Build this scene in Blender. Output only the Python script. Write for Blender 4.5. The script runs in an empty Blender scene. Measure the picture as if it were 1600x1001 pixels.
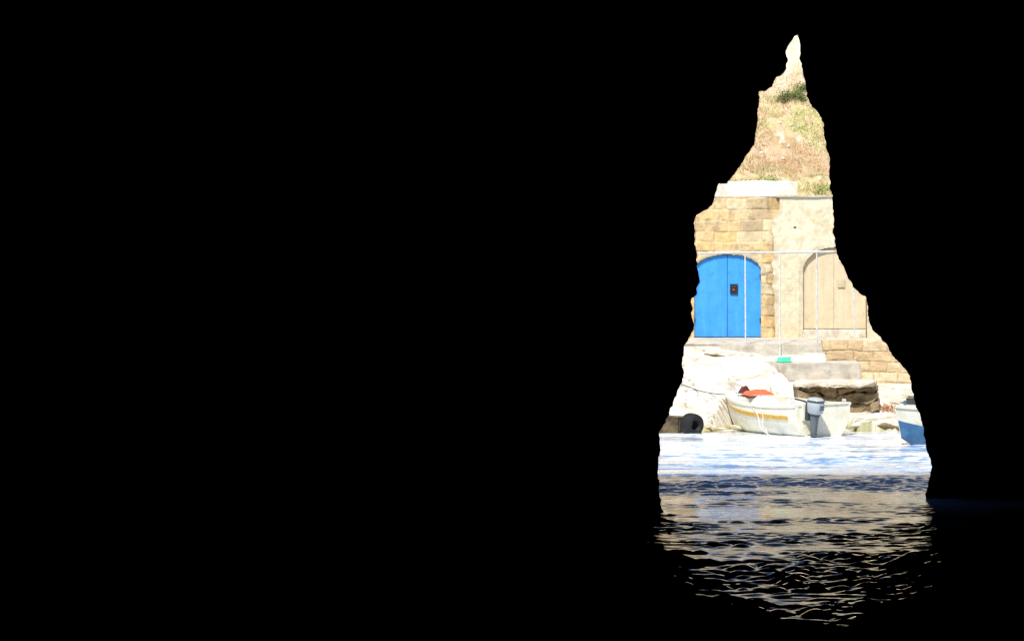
import bpy, bmesh, math, random
import numpy as np
from mathutils import Vector, Matrix
random.seed(7); rng=np.random.default_rng(11)
scene=bpy.context.scene
COL=scene.collection
F=3120.0; EYE=2.9
# image pixel coordinates (horizontal / vertical) + chosen depth -> world position in metres
def S(u,v,y): return ((u-800)*y/F, y, EYE-(v-500.5)*y/F)
def sx(u,y=60.): return (u-800)*y/F
def sz(v,y=60.): return EYE-(v-500.5)*y/F

# ---------- noise ----------
_T=rng.random((8,256,256))
def vnoise(x,y,s=0):
    T=_T[s%8]; x=np.asarray(x,float)+s*17.3; y=np.asarray(y,float)+s*9.1
    xi=np.floor(x).astype(int); yi=np.floor(y).astype(int)
    fx=x-xi; fy=y-yi; fx=fx*fx*(3-2*fx); fy=fy*fy*(3-2*fy)
    a=T[xi%256,yi%256]; b=T[(xi+1)%256,yi%256]; c=T[xi%256,(yi+1)%256]; d=T[(xi+1)%256,(yi+1)%256]
    return (a*(1-fx)+b*fx)*(1-fy)+(c*(1-fx)+d*fx)*fy
def fbm(x,y,s=0,o=4,g=0.5):
    t=0;a=1;n=0
    for i in range(o):
        t=t+a*vnoise(np.asarray(x)*2**i,np.asarray(y)*2**i,s+i); n+=a; a*=g
    return t/n
def sm(a,b,x):
    t=np.clip((np.asarray(x,float)-a)/(b-a),0,1); return t*t*(3-2*t)
def mix(a,b,t):
    t=np.asarray(t)[...,None]; return np.asarray(a)*(1-t)+np.asarray(b)*t

# ---------- object helpers ----------
def link(o,parent=None):
    COL.objects.link(o)
    if parent is not None: o.parent=parent
    return o
def meta(o,label=None,cat=None,kind=None,group=None):
    if label:o["label"]=label
    if cat:o["category"]=cat
    if kind:o["kind"]=kind
    if group:o["group"]=group
    return o
def empty(name,loc=(0,0,0),rot=0):
    e=bpy.data.objects.new(name,None); e.location=loc; e.rotation_euler=(0,0,rot); e.empty_display_size=.2
    return link(e)
def from_data(name,verts,faces,mat,parent=None,smooth=False,colors=None):
    me=bpy.data.meshes.new(name); me.from_pydata([tuple(v) for v in verts],[],faces); me.update()
    if smooth: me.polygons.foreach_set('use_smooth',[True]*len(me.polygons))
    if colors is not None:
        at=me.color_attributes.new('Col','FLOAT_COLOR','POINT')
        c=np.ones((len(verts),4)); c[:,:3]=colors; at.data.foreach_set('color',c.ravel())
    o=bpy.data.objects.new(name,me); me.materials.append(mat)
    return link(o,parent)
def from_bm(name,bm,mat,parent=None,smooth=False):
    me=bpy.data.meshes.new(name); bmesh.ops.recalc_face_normals(bm,faces=bm.faces[:]); bm.to_mesh(me); bm.free()
    if smooth: me.polygons.foreach_set('use_smooth',[True]*len(me.polygons))
    me.materials.append(mat); o=bpy.data.objects.new(name,me); return link(o,parent)
def grid(name,P,mat,colors=None,mask=None,parent=None,smooth=True,extra=None):
    """P: (n,m,3). mask (n-1,m-1) faces kept"""
    n,m,_=P.shape
    idx=np.arange(n*m).reshape(n,m)
    q=np.stack([idx[:-1,:-1],idx[1:,:-1],idx[1:,1:],idx[:-1,1:]],-1)
    q=q[mask] if mask is not None else q.reshape(-1,4)
    V=P.reshape(-1,3); C=None if colors is None else colors.reshape(-1,3)
    if extra is not None:
        ev,ef,ec=extra; q=np.concatenate([q,np.array(ef)+len(V)]); V=np.concatenate([V,np.array(ev)])
        if C is not None: C=np.concatenate([C,np.array(ec)])
    me=bpy.data.meshes.new(name)
    me.vertices.add(len(V)); me.vertices.foreach_set('co',V.ravel().astype(np.float32))
    me.loops.add(q.size); me.loops.foreach_set('vertex_index',q.ravel().astype(np.int32))
    me.polygons.add(len(q)); me.polygons.foreach_set('loop_start',np.arange(0,q.size,4,dtype=np.int32))
    me.polygons.foreach_set('loop_total',np.full(len(q),4,dtype=np.int32))
    me.update(calc_edges=True); me.validate()
    me.polygons.foreach_set('use_smooth',[smooth]*len(me.polygons))
    if C is not None:
        at=me.color_attributes.new('Col','FLOAT_COLOR','POINT')
        c=np.ones((len(V),4)); c[:,:3]=C
        at.data.foreach_set('color',c.ravel().astype(np.float32))
    me.materials.append(mat); o=bpy.data.objects.new(name,me)
    return link(o,parent)

# ---------- materials ----------
def mat(name,color=(.5,.5,.5),rough=.8,use_attr=False,nscale=6,namt=.25,bscale=30,bstr=.3,bdist=.01,metal=0,spec=.3,stain=None,stain_scale=3):
    m=bpy.data.materials.new(name); m.use_nodes=True; nt=m.node_tree; N=nt.nodes; L=nt.links
    b=N['Principled BSDF']; b.inputs['Roughness'].default_value=rough; b.inputs['Metallic'].default_value=metal
    b.inputs['Specular IOR Level'].default_value=spec
    tc=N.new('ShaderNodeTexCoord')
    n=N.new('ShaderNodeTexNoise'); n.inputs['Scale'].default_value=nscale; n.inputs['Detail'].default_value=8; n.inputs['Roughness'].default_value=.65
    L.new(tc.outputs['Object'],n.inputs['Vector'])
    r=N.new('ShaderNodeMapRange'); r.inputs[1].default_value=.3; r.inputs[2].default_value=.7; r.inputs[3].default_value=1-namt; r.inputs[4].default_value=1+namt*.4
    L.new(n.outputs[0],r.inputs[0])
    mx=N.new('ShaderNodeMix'); mx.data_type='RGBA'; mx.blend_type='MULTIPLY'; mx.inputs[0].default_value=1
    if use_attr:
        a=N.new('ShaderNodeAttribute'); a.attribute_name='Col'; src=a.outputs['Color']
    else:
        rgb=N.new('ShaderNodeRGB'); rgb.outputs[0].default_value=(*color,1); src=rgb.outputs[0]
    if stain:
        s=N.new('ShaderNodeTexNoise'); s.inputs['Scale'].default_value=stain_scale; s.inputs['Detail'].default_value=6
        L.new(tc.outputs['Object'],s.inputs['Vector'])
        sr=N.new('ShaderNodeMapRange'); sr.inputs[1].default_value=.52; sr.inputs[2].default_value=.72
        L.new(s.outputs[0],sr.inputs[0])
        sm_=N.new('ShaderNodeMix'); sm_.data_type='RGBA'; L.new(sr.outputs[0],sm_.inputs[0]); L.new(src,sm_.inputs[6]); sm_.inputs[7].default_value=(*stain,1)
        src=sm_.outputs[2]
    L.new(src,mx.inputs[6]); L.new(r.outputs[0],mx.inputs[7]); L.new(mx.outputs[2],b.inputs['Base Color'])
    bn=N.new('ShaderNodeTexNoise'); bn.inputs['Scale'].default_value=bscale; bn.inputs['Detail'].default_value=6
    L.new(tc.outputs['Object'],bn.inputs['Vector'])
    bp=N.new('ShaderNodeBump'); bp.inputs['Strength'].default_value=bstr; bp.inputs['Distance'].default_value=bdist
    L.new(bn.outputs[0],bp.inputs['Height']); L.new(bp.outputs[0],b.inputs['Normal'])
    return m
M_rockattr=mat('limestone_ground',rough=.9,use_attr=True,nscale=5,namt=.14,bscale=12,bstr=.6,bdist=.03)
M_wallattr=mat('masonry',rough=.92,use_attr=True,nscale=9,namt=.2,bscale=40,bstr=.5,bdist=.01)
M_hill=mat('hill_soil',rough=.95,use_attr=True,nscale=8,namt=.2,bscale=14,bstr=.9,bdist=.08)
M_grass=mat('grass_blades',rough=.8,use_attr=True,nscale=20,namt=.2,bstr=0)
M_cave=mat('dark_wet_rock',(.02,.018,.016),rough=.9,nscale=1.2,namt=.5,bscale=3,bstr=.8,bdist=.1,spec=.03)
M_blocker=mat('blocker_black',(.007,.007,.007),rough=.95,nscale=1.2,namt=.5,bscale=3,bstr=.5,bdist=.05,spec=.0)  # darkened cave rock for the added shelf that blocks reflections
M_conc=mat('concrete',(.60,.545,.45),rough=.9,nscale=4,namt=.3,bscale=30,bstr=.5,bdist=.01,stain=(.42,.36,.27),stain_scale=2.2)
M_white=mat('cream_paint',(.84,.80,.65),rough=.4,nscale=5,namt=.1,bstr=.05,stain=(.72,.66,.44),stain_scale=3)
M_inner=mat('boat_inside_paint',(.80,.80,.74),rough=.5,nscale=5,namt=.15,bstr=.1)
M_yellow=mat('ochre_band',(.66,.40,.07),rough=.5,nscale=8,namt=.3,bstr=.05)
M_blue=mat('blue_door_paint',(.035,.28,.78),rough=.5,use_attr=True,nscale=4,namt=.12,bscale=60,bstr=.15,bdist=.004)
M_beige=mat('beige_door_paint',rough=.7,use_attr=True,nscale=5,namt=.1,bscale=60,bstr=.2,bdist=.004)
M_black=mat('black_rubber',(.018,.018,.02),rough=.65,nscale=20,namt=.4,bscale=50,bstr=.3)
M_iron=mat('black_iron',(.03,.028,.026),rough=.6,nscale=20,namt=.4)
M_pipe=mat('galvanised_pipe',(.68,.68,.67),rough=.5,nscale=14,namt=.2,bstr=.1,metal=.0,stain=(.5,.43,.35),stain_scale=6)
M_red=mat('orange_cloth',(.82,.16,.07),rough=.8,nscale=12,namt=.3,bscale=20,bstr=.5)
M_maroon=mat('maroon_cloth',(.12,.03,.035),rough=.85,nscale=12,namt=.3,bscale=20,bstr=.5)
M_pink=mat('red_paint',(.45,.12,.12),rough=.5)
M_cowl=mat('grey_engine_paint',(.42,.46,.47),rough=.35,nscale=10,namt=.1,bstr=.02)
M_dark=mat('dark_engine_paint',(.04,.05,.055),rough=.4,nscale=10,namt=.2,bstr=.05)
M_leg=mat('grey_engine_leg',(.12,.14,.15),rough=.45,nscale=10,namt=.2,bstr=.05)
M_green=mat('green_plastic',(.10,.72,.42),rough=.45,nscale=8,namt=.15,bstr=.05)
M_rope=mat('rope_fibre',(.75,.72,.62),rough=.9,bscale=80,bstr=.6)
M_ropedark=mat('weathered_rope',(.12,.11,.09),rough=.9,bscale=80,bstr=.6)
M_bblue=mat('sea_blue_hull_paint',(.06,.17,.32),rough=.4,nscale=5,namt=.25,bstr=.05,stain=(.12,.27,.40),stain_scale=4)
M_glass=mat('dark_window',(.02,.03,.04),rough=.1,nscale=3,namt=.1,bstr=0,spec=.6)
M_leaf=mat('shrub_leaf',rough=.7,use_attr=True,nscale=20,namt=.3,bstr=0)

# ---------- CAVE CLIFF ----------
left=[(1242,57),(1240,60),(1233,72),(1229,80),(1232,95),(1230,110),(1222,118),(1212,122),(1205,133),(1195,142),(1186,143),(1188,158),(1184,175),(1183,195),(1181,215),(1172,232),(1160,252),(1145,275),(1135,285),(1118,288),(1117,305),(1105,322),(1090,335),(1087,350),(1088,370),(1090,390),(1087,405),(1090,440),(1088,460),(1078,467),(1078,490),(1082,510),(1080,525),(1072,540),(1070,560),(1071,580),(1066,600),(1055,630),(1045,655),(1033,672),(1030,690),(1030,740),(1033,790),(1040,830),(1050,900)]
right=[(1246,55),(1250,70),(1252,95),(1256,115),(1262,150),(1270,168),(1280,180),(1288,196),(1290,215),(1292,240),(1296,265),(1298,290),(1299,315),(1303,345),(1303,365),(1308,390),(1313,412),(1322,435),(1335,452),(1350,465),(1357,480),(1357,500),(1365,517),(1380,535),(1400,560),(1420,583),(1428,600),(1430,625),(1437,648),(1446,670),(1448,695),(1453,712),(1454,740),(1448,775),(1436,860)]
RL=[S(u,v,31-.7*min(1,(v-55)/740)) for u,v in reversed(left)]
RR=[S(u,v,31+1.6*min(1,(max(v,55)-55)/690)) for u,v in right]
def resample(P,n):
    P=np.array(P); d=np.r_[0,np.cumsum(np.linalg.norm(np.diff(P,axis=0),axis=1))]
    t=np.linspace(0,d[-1],n); return np.stack([np.interp(t,d,P[:,i]) for i in range(3)],1),t
A_,ta=resample(RL,380); B_,tb=resample(RR,340)
R=np.concatenate([A_,B_]); tt=np.concatenate([ta,ta[-1]+.1+tb])
fade=np.clip(np.abs(tt-ta[-1])/.5,.15,1)
R[:,0]+=(fbm(tt*2.8,tt*0+3,1,5,.8)-.5)*.16*fade; R[:,2]+=(fbm(tt*2.8,tt*0+9,2,5,.8)-.5)*.12*fade
nb=60; a=R[-1]; b=R[0]
bt=np.linspace(0,1,nb+2)[1:-1]
B=a[None]*(1-bt[:,None])+b[None]*bt[:,None]; B[:,2]-=np.sin(bt*math.pi)*.9
rimP=np.concatenate([R,B]); NP=len(rimP)
# each rim point is led outward to its own bearing on the large vault, by arc length
ang=np.radians(np.concatenate([215-(215-91)*(ta/ta[-1]),89-(89+35)*(tb/tb[-1]),-35-110*bt]))
def oval(cx,cz,rx,rzu,rzd,y,p=.7):
    c=np.cos(ang); s=np.sin(ang)
    X=cx+rx*np.sign(c)*np.abs(c)**p; Z=cz+np.where(s>0,rzu,rzd)*np.sign(s)*np.abs(s)**p
    return np.stack([X,np.full(NP,float(y)),Z],1)
def nz(Q,amp,sc,s):
    Q=Q.copy()
    n1=fbm(Q[:,0]*sc+Q[:,2]*sc*.7,Q[:,1]*sc+Q[:,2]*sc*.4,s)-.5
    Q[:,0]+=n1*amp; Q[:,2]+=(fbm(Q[:,2]*sc+5,Q[:,0]*sc+Q[:,1]*sc,s+2)-.5)*amp; return Q
def blend(k,dy,tgt):
    Q=rimP*(1-k)+tgt*k; Q[:,1]=rimP[:,1]+dy
    return Q
TI=oval(4.9,1.4,13,7.4,4.5,0,.95); TO=oval(4.9,1.2,20,7.4,5,0,.85)
loops=[]
loops.append(oval(2,0,1,1,1,-16))
loops.append(nz(oval(2,0,42,10.4,4,-15),1,.2,1))
loops.append(nz(oval(2,0,46,10.8,5,5),1,.2,2))
loops.append(nz(oval(2,0,46,10.4,5,24),1.4,.5,3))
L_=oval(3,0,44,9.6,5,0); L_[:,1]=rimP[:,1]-2.0; L_[:,2]+=(fbm(L_[:,0]*.9,L_[:,0]*0,3)-.5)*1.4*(L_[:,2]>6); loops.append(L_)
L_=TO.copy(); L_[:,1]=rimP[:,1]+.5; L_[:,2]+=(fbm(L_[:,0]*1.1+3,L_[:,0]*0,5)-.5)*1.2*(L_[:,2]>6); loops.append(L_)
loops.append(blend(.35,1.1,TO))
loops.append(blend(.10,.6,TO))
loops.append(blend(.02,.12,TO))
loops.append(rimP)
loops.append(blend(.02,-.02,TI))
loops.append(blend(.10,-.06,TI))
loops.append(blend(.4,-.2,TI))
L_=TI.copy(); L_[:,1]=rimP[:,1]-.5; loops.append(L_)
for k,y in enumerate([28,24,20,15,10,5,0,-6,-11]):
    loops.append(nz(oval(4.9-3.4*min(1,k/3),1.4,15+1.0*math.sin(k),7.3+.3*math.cos(k*2),4.5,y,.85),.8,.5,k))
loops.append(oval(1.5,1,.3,.3,.3,-12))
Q=np.stack(loops); Q=np.concatenate([Q,Q[:,:1]],1)
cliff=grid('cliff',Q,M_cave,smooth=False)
meta(cliff,'dark wet rock sea cave with a jagged pointed mouth','cliff','structure')

# added black shelves hide reflections so the water fades out; ragged channel narrows inwards
xs=np.arange(-8,13,.05); ys=np.arange(10,30.6,.05); X,Y=np.meshgrid(xs,ys,indexing='ij')
xl=1.9+.35*(1-sm(20,25,Y))+(fbm(Y*.9,Y*0,2)-.5)*1.0
xr=np.interp(Y,[10,18,20,22,24,26.5,28.5,30.6],[2.9,3.3,3.7,4.3,5.1,6.0,6.9,7.7])+(fbm(Y*.9,Y*0+4,3)-.5)*1.2
dd=np.maximum(np.maximum(xl-X,X-xr),(19.3+(fbm(X*.9,X*0,5)-.5)*2.5)-Y)
Zs=np.where(dd>0,np.clip(dd*.16,0,.14),np.clip(dd*.13,-.5,0))+(fbm(X*1.5,Y*2.6,4,5,.6)-.50)*.34
sh=grid('glint_blocker',np.stack([X,Y,Zs],-1),M_blocker,smooth=False); meta(sh,'added low black shelf hiding reflections on the cave water','rock','structure')

# ---------- WATER ----------
xs=np.concatenate([np.linspace(-300,-12,16),np.linspace(-11,-.5,14),np.arange(-.4,10.5,.04),np.linspace(10.6,20,14),np.linspace(22,300,16)])
ys=np.concatenate([np.linspace(-250,-20,10),np.linspace(-18,17.,22),np.arange(17.1,55.5,.033),np.linspace(56,75,12)])
X,Y=np.meshgrid(xs,ys,indexing='ij')
Z=np.zeros_like(X)
r2=np.random.default_rng(5)
wx=[fbm(X*1.3,Y*.6,i,2)*3.5 for i in range(5)]
for i in range(80):
    lam=.12*(10**(r2.random()*.55)); k=2*math.pi/lam
    th=math.pi/2+r2.normal()*.30; ph=r2.random()*6.28
    amp=.0020*lam**.75
    Z+=amp*np.sin(k*(X*math.cos(th)+Y*math.sin(th))+ph+wx[i%5])
gust=.35+1.5*sm(.32,.7,fbm(X*.5,Y*1.3,3,4))
Yw_=Y+(fbm(X*.4,Y*.4,6)-.5)*2.5
Z*=gust*(1.0+1.5*sm(32.3,33.8,Yw_)*(1-sm(40,46,Yw_))+1.5*(1-sm(28,30,Yw_))+2.3*(1-sm(20,28,Y)))
Z*=((X>-.5)&(X<10.6)&(Y>17)&(Y<55.6)).astype(float)
# water colour: cave and cliff shade painted in, pale outside, sandy tint at shore
dk=sm(33.0,43.5,Y+(fbm(X*.4,Y*1.8,4,5,.6)-.5)*8)  # gradual painted shade, softening the edge of the cliff's cast shadow
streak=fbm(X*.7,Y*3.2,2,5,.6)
pale_w=mix(np.array([.20,.34,.54]),np.array([.76,.81,.88]),sm(.36,.54,streak+.12*sm(42,50,Y)))  # darker ripples painted between pale ones in the sunlit water
cave_shade=mix(np.array([.006,.012,.022]),np.array([.07,.14,.26]),sm(29.5,33,Y))  # painted shade: near black inside the cave, bluish at the shaded mouth
cw_=mix(cave_shade,pale_w,dk)
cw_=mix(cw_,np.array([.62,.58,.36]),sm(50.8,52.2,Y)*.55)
mw=bpy.data.materials.new('sea_water'); mw.use_nodes=True; nt=mw.node_tree; N=nt.nodes; L=nt.links; b=N['Principled BSDF']
b.inputs['IOR'].default_value=1.4; b.inputs['Specular IOR Level'].default_value=.5
tc=N.new('ShaderNodeTexCoord'); mp=N.new('ShaderNodeMapping'); mp.inputs['Scale'].default_value=(.3,1.3,1); L.new(tc.outputs['Object'],mp.inputs[0])
at=N.new('ShaderNodeAttribute'); at.attribute_name='Col'; L.new(at.outputs['Color'],b.inputs['Base Color']); b.inputs['Roughness'].default_value=.03
n2=N.new('ShaderNodeTexNoise'); n2.inputs['Scale'].default_value=9; n2.inputs['Detail'].default_value=3; L.new(mp.outputs[0],n2.inputs['Vector'])
bp=N.new('ShaderNodeBump'); bp.inputs['Strength'].default_value=.5; bp.inputs['Distance'].default_value=.02; L.new(n2.outputs[0],bp.inputs['Height']); L.new(bp.outputs[0],b.inputs['Normal'])
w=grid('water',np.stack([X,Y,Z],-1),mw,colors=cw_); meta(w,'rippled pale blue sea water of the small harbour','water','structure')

# ---------- GROUND (shore) ----------
def cracks(X,Y):
    a=np.abs(fbm(X*.5,Y*1.7,7,4)-.5); b=np.abs(fbm(X*.4+9,Y*1.3,5,4)-.5); c=np.abs(fbm(X*1.3+4,Y*.8,2,3)-.5)
    return np.maximum(np.maximum(1-sm(0,.018,a),1-sm(0,.013,b)),(1-sm(0,.008,c))*.7)
def ground_h(X,Y):
    wr=sm(8.7,9.1,X); wl=1-wr
    n=fbm(X*.8,Y*.8,1)-.5
    zl=.20+(Y-52.0+n*.4)*.37-.03*(X-4)
    q=.17; nn=(fbm(X*.35,Y*.35,4)-.5)*2.0+(fbm(X*1.6,Y*1.6,6)-.5)*.5; t=zl/q+nn; fl=np.floor(t); fr=t-fl
    zl2=(fl+sm(.80,1.0,fr))*q-nn*q
    tw=.2+.45*sm(.42,.6,fbm(X*.6,Y*.5,6))
    zl=zl*(1-tw)+zl2*tw+(fbm(X*2.2,Y*2.2,2)-.5)*.05
    ysh=51.8+n*.4+2.0*sm(4.9,6.3,X)
    zl=np.where(Y<ysh,-.8,np.minimum(zl,.02+(Y-ysh)*.8))
    zl=zl-cracks(X,Y)*.035
    zr=np.where(Y<52.0+n*.5,-1.2,np.where(Y<54.2,.24+.10*sm(52,53.6,Y),.34+(Y-54.2)*.27))+n*.08*(Y>52.3)
    z=wl*zl+wr*zr
    z=np.minimum(z,2.13)
    z=np.where(Y>57.3,np.minimum(2.13,z+ (Y-57.3)*3),z)
    z=z+(fbm(X*5,Y*5,5)-.5)*.035
    return np.where(Y<50.5,-1.5,z)
xs=np.concatenate([np.linspace(-400,-20,14),np.linspace(-18,1.5,30),np.arange(1.6,13,.035),np.linspace(13.2,30,24),np.linspace(35,400,14)])
ys=np.concatenate([np.linspace(-300,48,16),np.arange(50,60.5,.025),np.linspace(60.6,66,6)])
X,Y=np.meshgrid(xs,ys,indexing='ij'); Zg=ground_h(X,Y)
white=np.array([.83,.79,.70]); cream=np.array([.73,.67,.55]); tan=np.array([.50,.41,.28]); moss=np.array([.26,.28,.08]); wet=np.array([.24,.20,.12])
c=mix(cream,white,sm(.36,.54,fbm(X*1.3,Y*1.8,3)))
c=mix(c,tan,sm(.56,.74,fbm(X*2.0,Y*5,6))*.55)
c=mix(c,tan*.42,cracks(X,Y)*.85)
gy=np.abs(np.gradient(Zg,axis=1))/.025; c=mix(c,tan*.85,sm(1.0,2.4,gy)*.55)
mossm=(1-sm(.06,.2,Zg+(fbm(X*3,Y*3,2)-.5)*.22))
c=mix(c,np.array([.60,.52,.18]),mossm*.7); c=mix(c,wet,1-sm(.0,.07,Zg+(fbm(X*4,Y*4,1)-.5)*.05))
pk=sm(8.8,9.4,X)*sm(53.6,54.4,Y); c=mix(c,np.array([.56,.42,.32]),np.clip(pk*.5*fbm(X*6,Y*6,2)*1.6,0,1))
rm=sm(8.8,9.2,X)*(1-sm(52.4,53.4,Y))*sm(.48,.62,fbm(X*2.5,Y*2.5,4)); c=mix(c,moss,rm*.65)
g=grid('ground',np.stack([X,Y,Zg],-1),M_rockattr,colors=c); meta(g,'pale layered limestone shore sloping into the sea','shore','structure')

# ---------- HILL ----------
def hill_h(X,Y):
    n=fbm(X*.35,Y*.35,2)-.5
    z=6.25+(Y-61.8)*.66+n*1.0
    cl=sm(68.2,70.4,Y+ n*2)*1.2; z=z+cl
    z=z+(fbm(X*1.6,Y*1.6,3)-.5)*.5+(fbm(X*6,Y*6,5)-.5)*.10
    z=z-np.clip(Y-95,0,None)*.55
    z=np.where(Y<61.9,np.minimum(z,5.8),z)
    return z
def hill_c(X,Y,Z):
    a=fbm(X*1.2,Y*1.2,1); b_=fbm(X*3,Y*3,4); Yn=Y+(a-.5)*2.2
    brown=np.array([.54,.35,.19]); green=np.array([.47,.49,.16]); straw=np.array([.73,.60,.35]); pink=np.array([.65,.46,.29]); rock=np.array([.80,.69,.50])
    c=mix(brown,pink,sm(.4,.6,b_)); c=mix(c,straw,sm(.5,.68,a)*.55)
    lowg=(1-sm(62.6,64.2,Yn))*sm(.35,.55,b_); c=mix(c,straw*.5+green*.5,lowg)
    mid=sm(65.4,66.4,Yn)*(1-sm(68.2,69,Yn)); c=mix(c,mix(green*.55+straw*.45,pink*1.1,sm(.50,.62,b_)),mid*.8)
    c=mix(c,mix(rock,pink*1.15,sm(.55,.7,a)*.6),sm(68.4,69.0,Yn))
    c=mix(c,np.array([.74,.66,.50]),sm(.72,.77,fbm(X*3.5,Y*3.5,6)))
    return c
xs=np.concatenate([np.linspace(-400,-20,16),np.linspace(-18,4.,30),np.arange(4.1,13.5,.06),np.linspace(13.7,35,26),np.linspace(40,400,16)])
ys=np.concatenate([np.arange(61.6,75,.05),np.linspace(75.3,100,40),np.linspace(105,500,20)])
X,Y=np.meshgrid(xs,ys,indexing='ij'); Zh=hill_h(X,Y); Zh=np.where(Y>150,np.maximum(Zh,-1),Zh)
h=grid('hill',np.stack([X,Y,Zh],-1),M_hill,colors=hill_c(X,Y,Zh)); meta(h,'dry rocky hillside with grass and pale outcrops','hill','structure')

# grass tufts
nb=60000
gx=rng.uniform(5,13,nb); gyy=rng.uniform(61.9,71.5,nb); dens=fbm(gx*1.3,gyy*1.3,3)
keep=(dens>.42)&((gyy<68.9)|(rng.random(nb)<.1)); gx=gx[keep]; gyy=gyy[keep]; n=len(gx)
gz=hill_h(gx,gyy)-.02; hh=rng.uniform(.05,.15,n)*(.6+.8*fbm(gx*.8,gyy*.8,6)); an=rng.uniform(0,6.28,n); wd=rng.uniform(.008,.018,n)
lx=rng.normal(0,.35,n)*hh; ly=rng.normal(0,.35,n)*hh
V=np.empty((n,3,3)); V[:,0]=np.stack([gx-np.cos(an)*wd,gyy-np.sin(an)*wd,gz],1); V[:,1]=np.stack([gx+np.cos(an)*wd,gyy+np.sin(an)*wd,gz],1); V[:,2]=np.stack([gx+lx,gyy+ly,gz+hh],1)
pal=np.array([[.62,.42,.24],[.78,.66,.40],[.52,.56,.20],[.42,.48,.15],[.67,.47,.29]])
Yn=gyy+(fbm(gx*1.2,gyy*1.2,1)-.5)*2.2
gpatch=sm(.45,.55,fbm(gx*1.5,gyy*1.5,7))
pg=np.where(Yn<63.8,.5,np.where((Yn>65.5)&(Yn<68.6),.15+.65*gpatch,.08))
isg=rng.random(n)<pg
ci=np.where(isg,rng.integers(2,4,n),rng.choice([0,1,4],n))
cc=np.repeat(np.clip(pal[ci]*rng.uniform(.8,1.12,(n,1)),0,.9),3,axis=0)
go=from_data('dry_grass',V.reshape(-1,3),[(3*i,3*i+1,3*i+2) for i in range(n)],M_grass,colors=cc)
meta(go,'dry brown and green grass covering the hillside','grass','stuff')
# shrubs
def shrub(x,y,rx,rz,nl,base,label,seed):
    r=np.random.default_rng(seed); z0=float(hill_h(np.array([x]),np.array([y]))[0]) if y>61.5 else base[1]
    col=base[0]
    root=empty('shrub',(x,y,z0-.05)); meta(root,label,'bush')
    bm=bmesh.new()
    for k in range(7):
        a_=r.uniform(0,6.28); tip=Vector((math.cos(a_)*rx*.6,math.sin(a_)*rx*.5,rz*r.uniform(.5,.9)))
        s=.018; pr=[bm.verts.new((math.cos(q)*s,math.sin(q)*s,0)) for q in (0,2.1,4.2)]; tp=bm.verts.new(tip)
        for i in range(3): bm.faces.new((pr[i],pr[(i+1)%3],tp))
    from_bm('stem',bm,M_ropedark,root)
    V=[];C_=[]
    cl=[(r.uniform(-rx,rx),r.uniform(-rx*.5,rx*.5),r.uniform(.2,1)*rz) for _ in range(14)]
    for i in range(nl):
        cx,cy,cz=cl[r.integers(14)]; p=np.array([cx,cy,cz*(1-.4*abs(cx)/rx)])+r.normal(0,1,3)*np.array([.11,.1,.06])
        d=r.normal(0,1,3); d/=np.linalg.norm(d); e=np.cross(d,r.normal(0,1,3)); e/=np.linalg.norm(e); s=r.uniform(.03,.06)
        d[2]=abs(d[2])
        V+= [p-e*s*.35,p+e*s*.35,p+d*s*1.6]; k=r.uniform(.5,1.4); C_+=[np.array(col)*k]*3
    from_data('foliage',V,[(3*i,3*i+1,3*i+2) for i in range(nl)],M_leaf,root,colors=np.array(C_))
    return root
shrub(9.35,68.0,.62,.36,1500,((.18,.25,.06),0),'green leafy bush growing below the pale rock outcrop',1)
shrub(9.95,68.4,.35,.3,600,((.22,.28,.08),0),'small green bush clinging to the rock outcrop',2)
shrub(9.75,71.4,.3,.4,600,((.26,.34,.10),0),'small green bush high on the rock face',3)
shrub(8.0,63.3,.35,.28,600,((.42,.46,.16),0),'yellow green weeds above the white parapet',4)
shrub(10.1,62.6,.5,.3,900,((.44,.48,.16),0),'yellow green weeds beside the roof edge',5)
shrub(sx(1383,54.6),54.6,.2,.22,350,((.6,.28,.12),.42),'small rusty brown bush on the pebbly shore',6)
def rock(name,loc,size,seed,material=None,label=None,cat='rock',group=None,parent=None,flat=.5):
    bm=bmesh.new(); bmesh.ops.create_icosphere(bm,subdivisions=3,radius=1)
    r=np.random.default_rng(seed); dirs=[Vector(r.normal(0,1,3)).normalized() for _ in range(9)]; lim=[r.uniform(.55,.9) for _ in dirs]
    for v in bm.verts:
        for d,l in zip(dirs,lim):
            t=v.co.dot(d)
            if t>l: v.co-=d*(t-l)*.9
        v.co*=1+.06*float(vnoise(v.co.x*4+seed,v.co.y*4+v.co.z*3,seed)-.5)
        v.co=Vector((v.co.x*size[0],v.co.y*size[1],v.co.z*size[2]))
    o=from_bm(name,bm,material or M_stone,parent); o.location=loc; o.rotation_euler=(r.uniform(-.15,.15),r.uniform(-.15,.15),r.uniform(-.5,.5))
    if label: meta(o,label,cat,group=group)
    return o
M_stone=mat('pale_stone',(.74,.68,.55),rough=.9,nscale=4,namt=.3,bscale=14,bstr=.7,bdist=.03,stain=(.48,.37,.23),stain_scale=3)
M_pale=mat('white_stone',(.84,.79,.68),rough=.9,nscale=4,namt=.2,bscale=14,bstr=.6,bdist=.02)
M_brownstone=mat('brown_stone',(.32,.23,.13),rough=.92,nscale=4,namt=.5,bscale=12,bstr=.9,bdist=.04,stain=(.14,.11,.06),stain_scale=3)
M_wetstone=mat('wet_brown_stone',(.15,.11,.06),rough=.8,nscale=4,namt=.5,bscale=12,bstr=.9,bdist=.04,stain=(.05,.045,.03),stain_scale=3)
for i in range(16):
    x=rng.uniform(6.8,11); y=rng.uniform(62.6,68); s=rng.uniform(.05,.12)
    z=float(hill_h(np.array([x]),np.array([y]))[0])
    rock('stone',(x,y,z+s*.1),(s,s*.8,s*.6),i+40,label='pale loose limestone rock lying on the dry hillside',group='loose rocks on the hillside')

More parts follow.
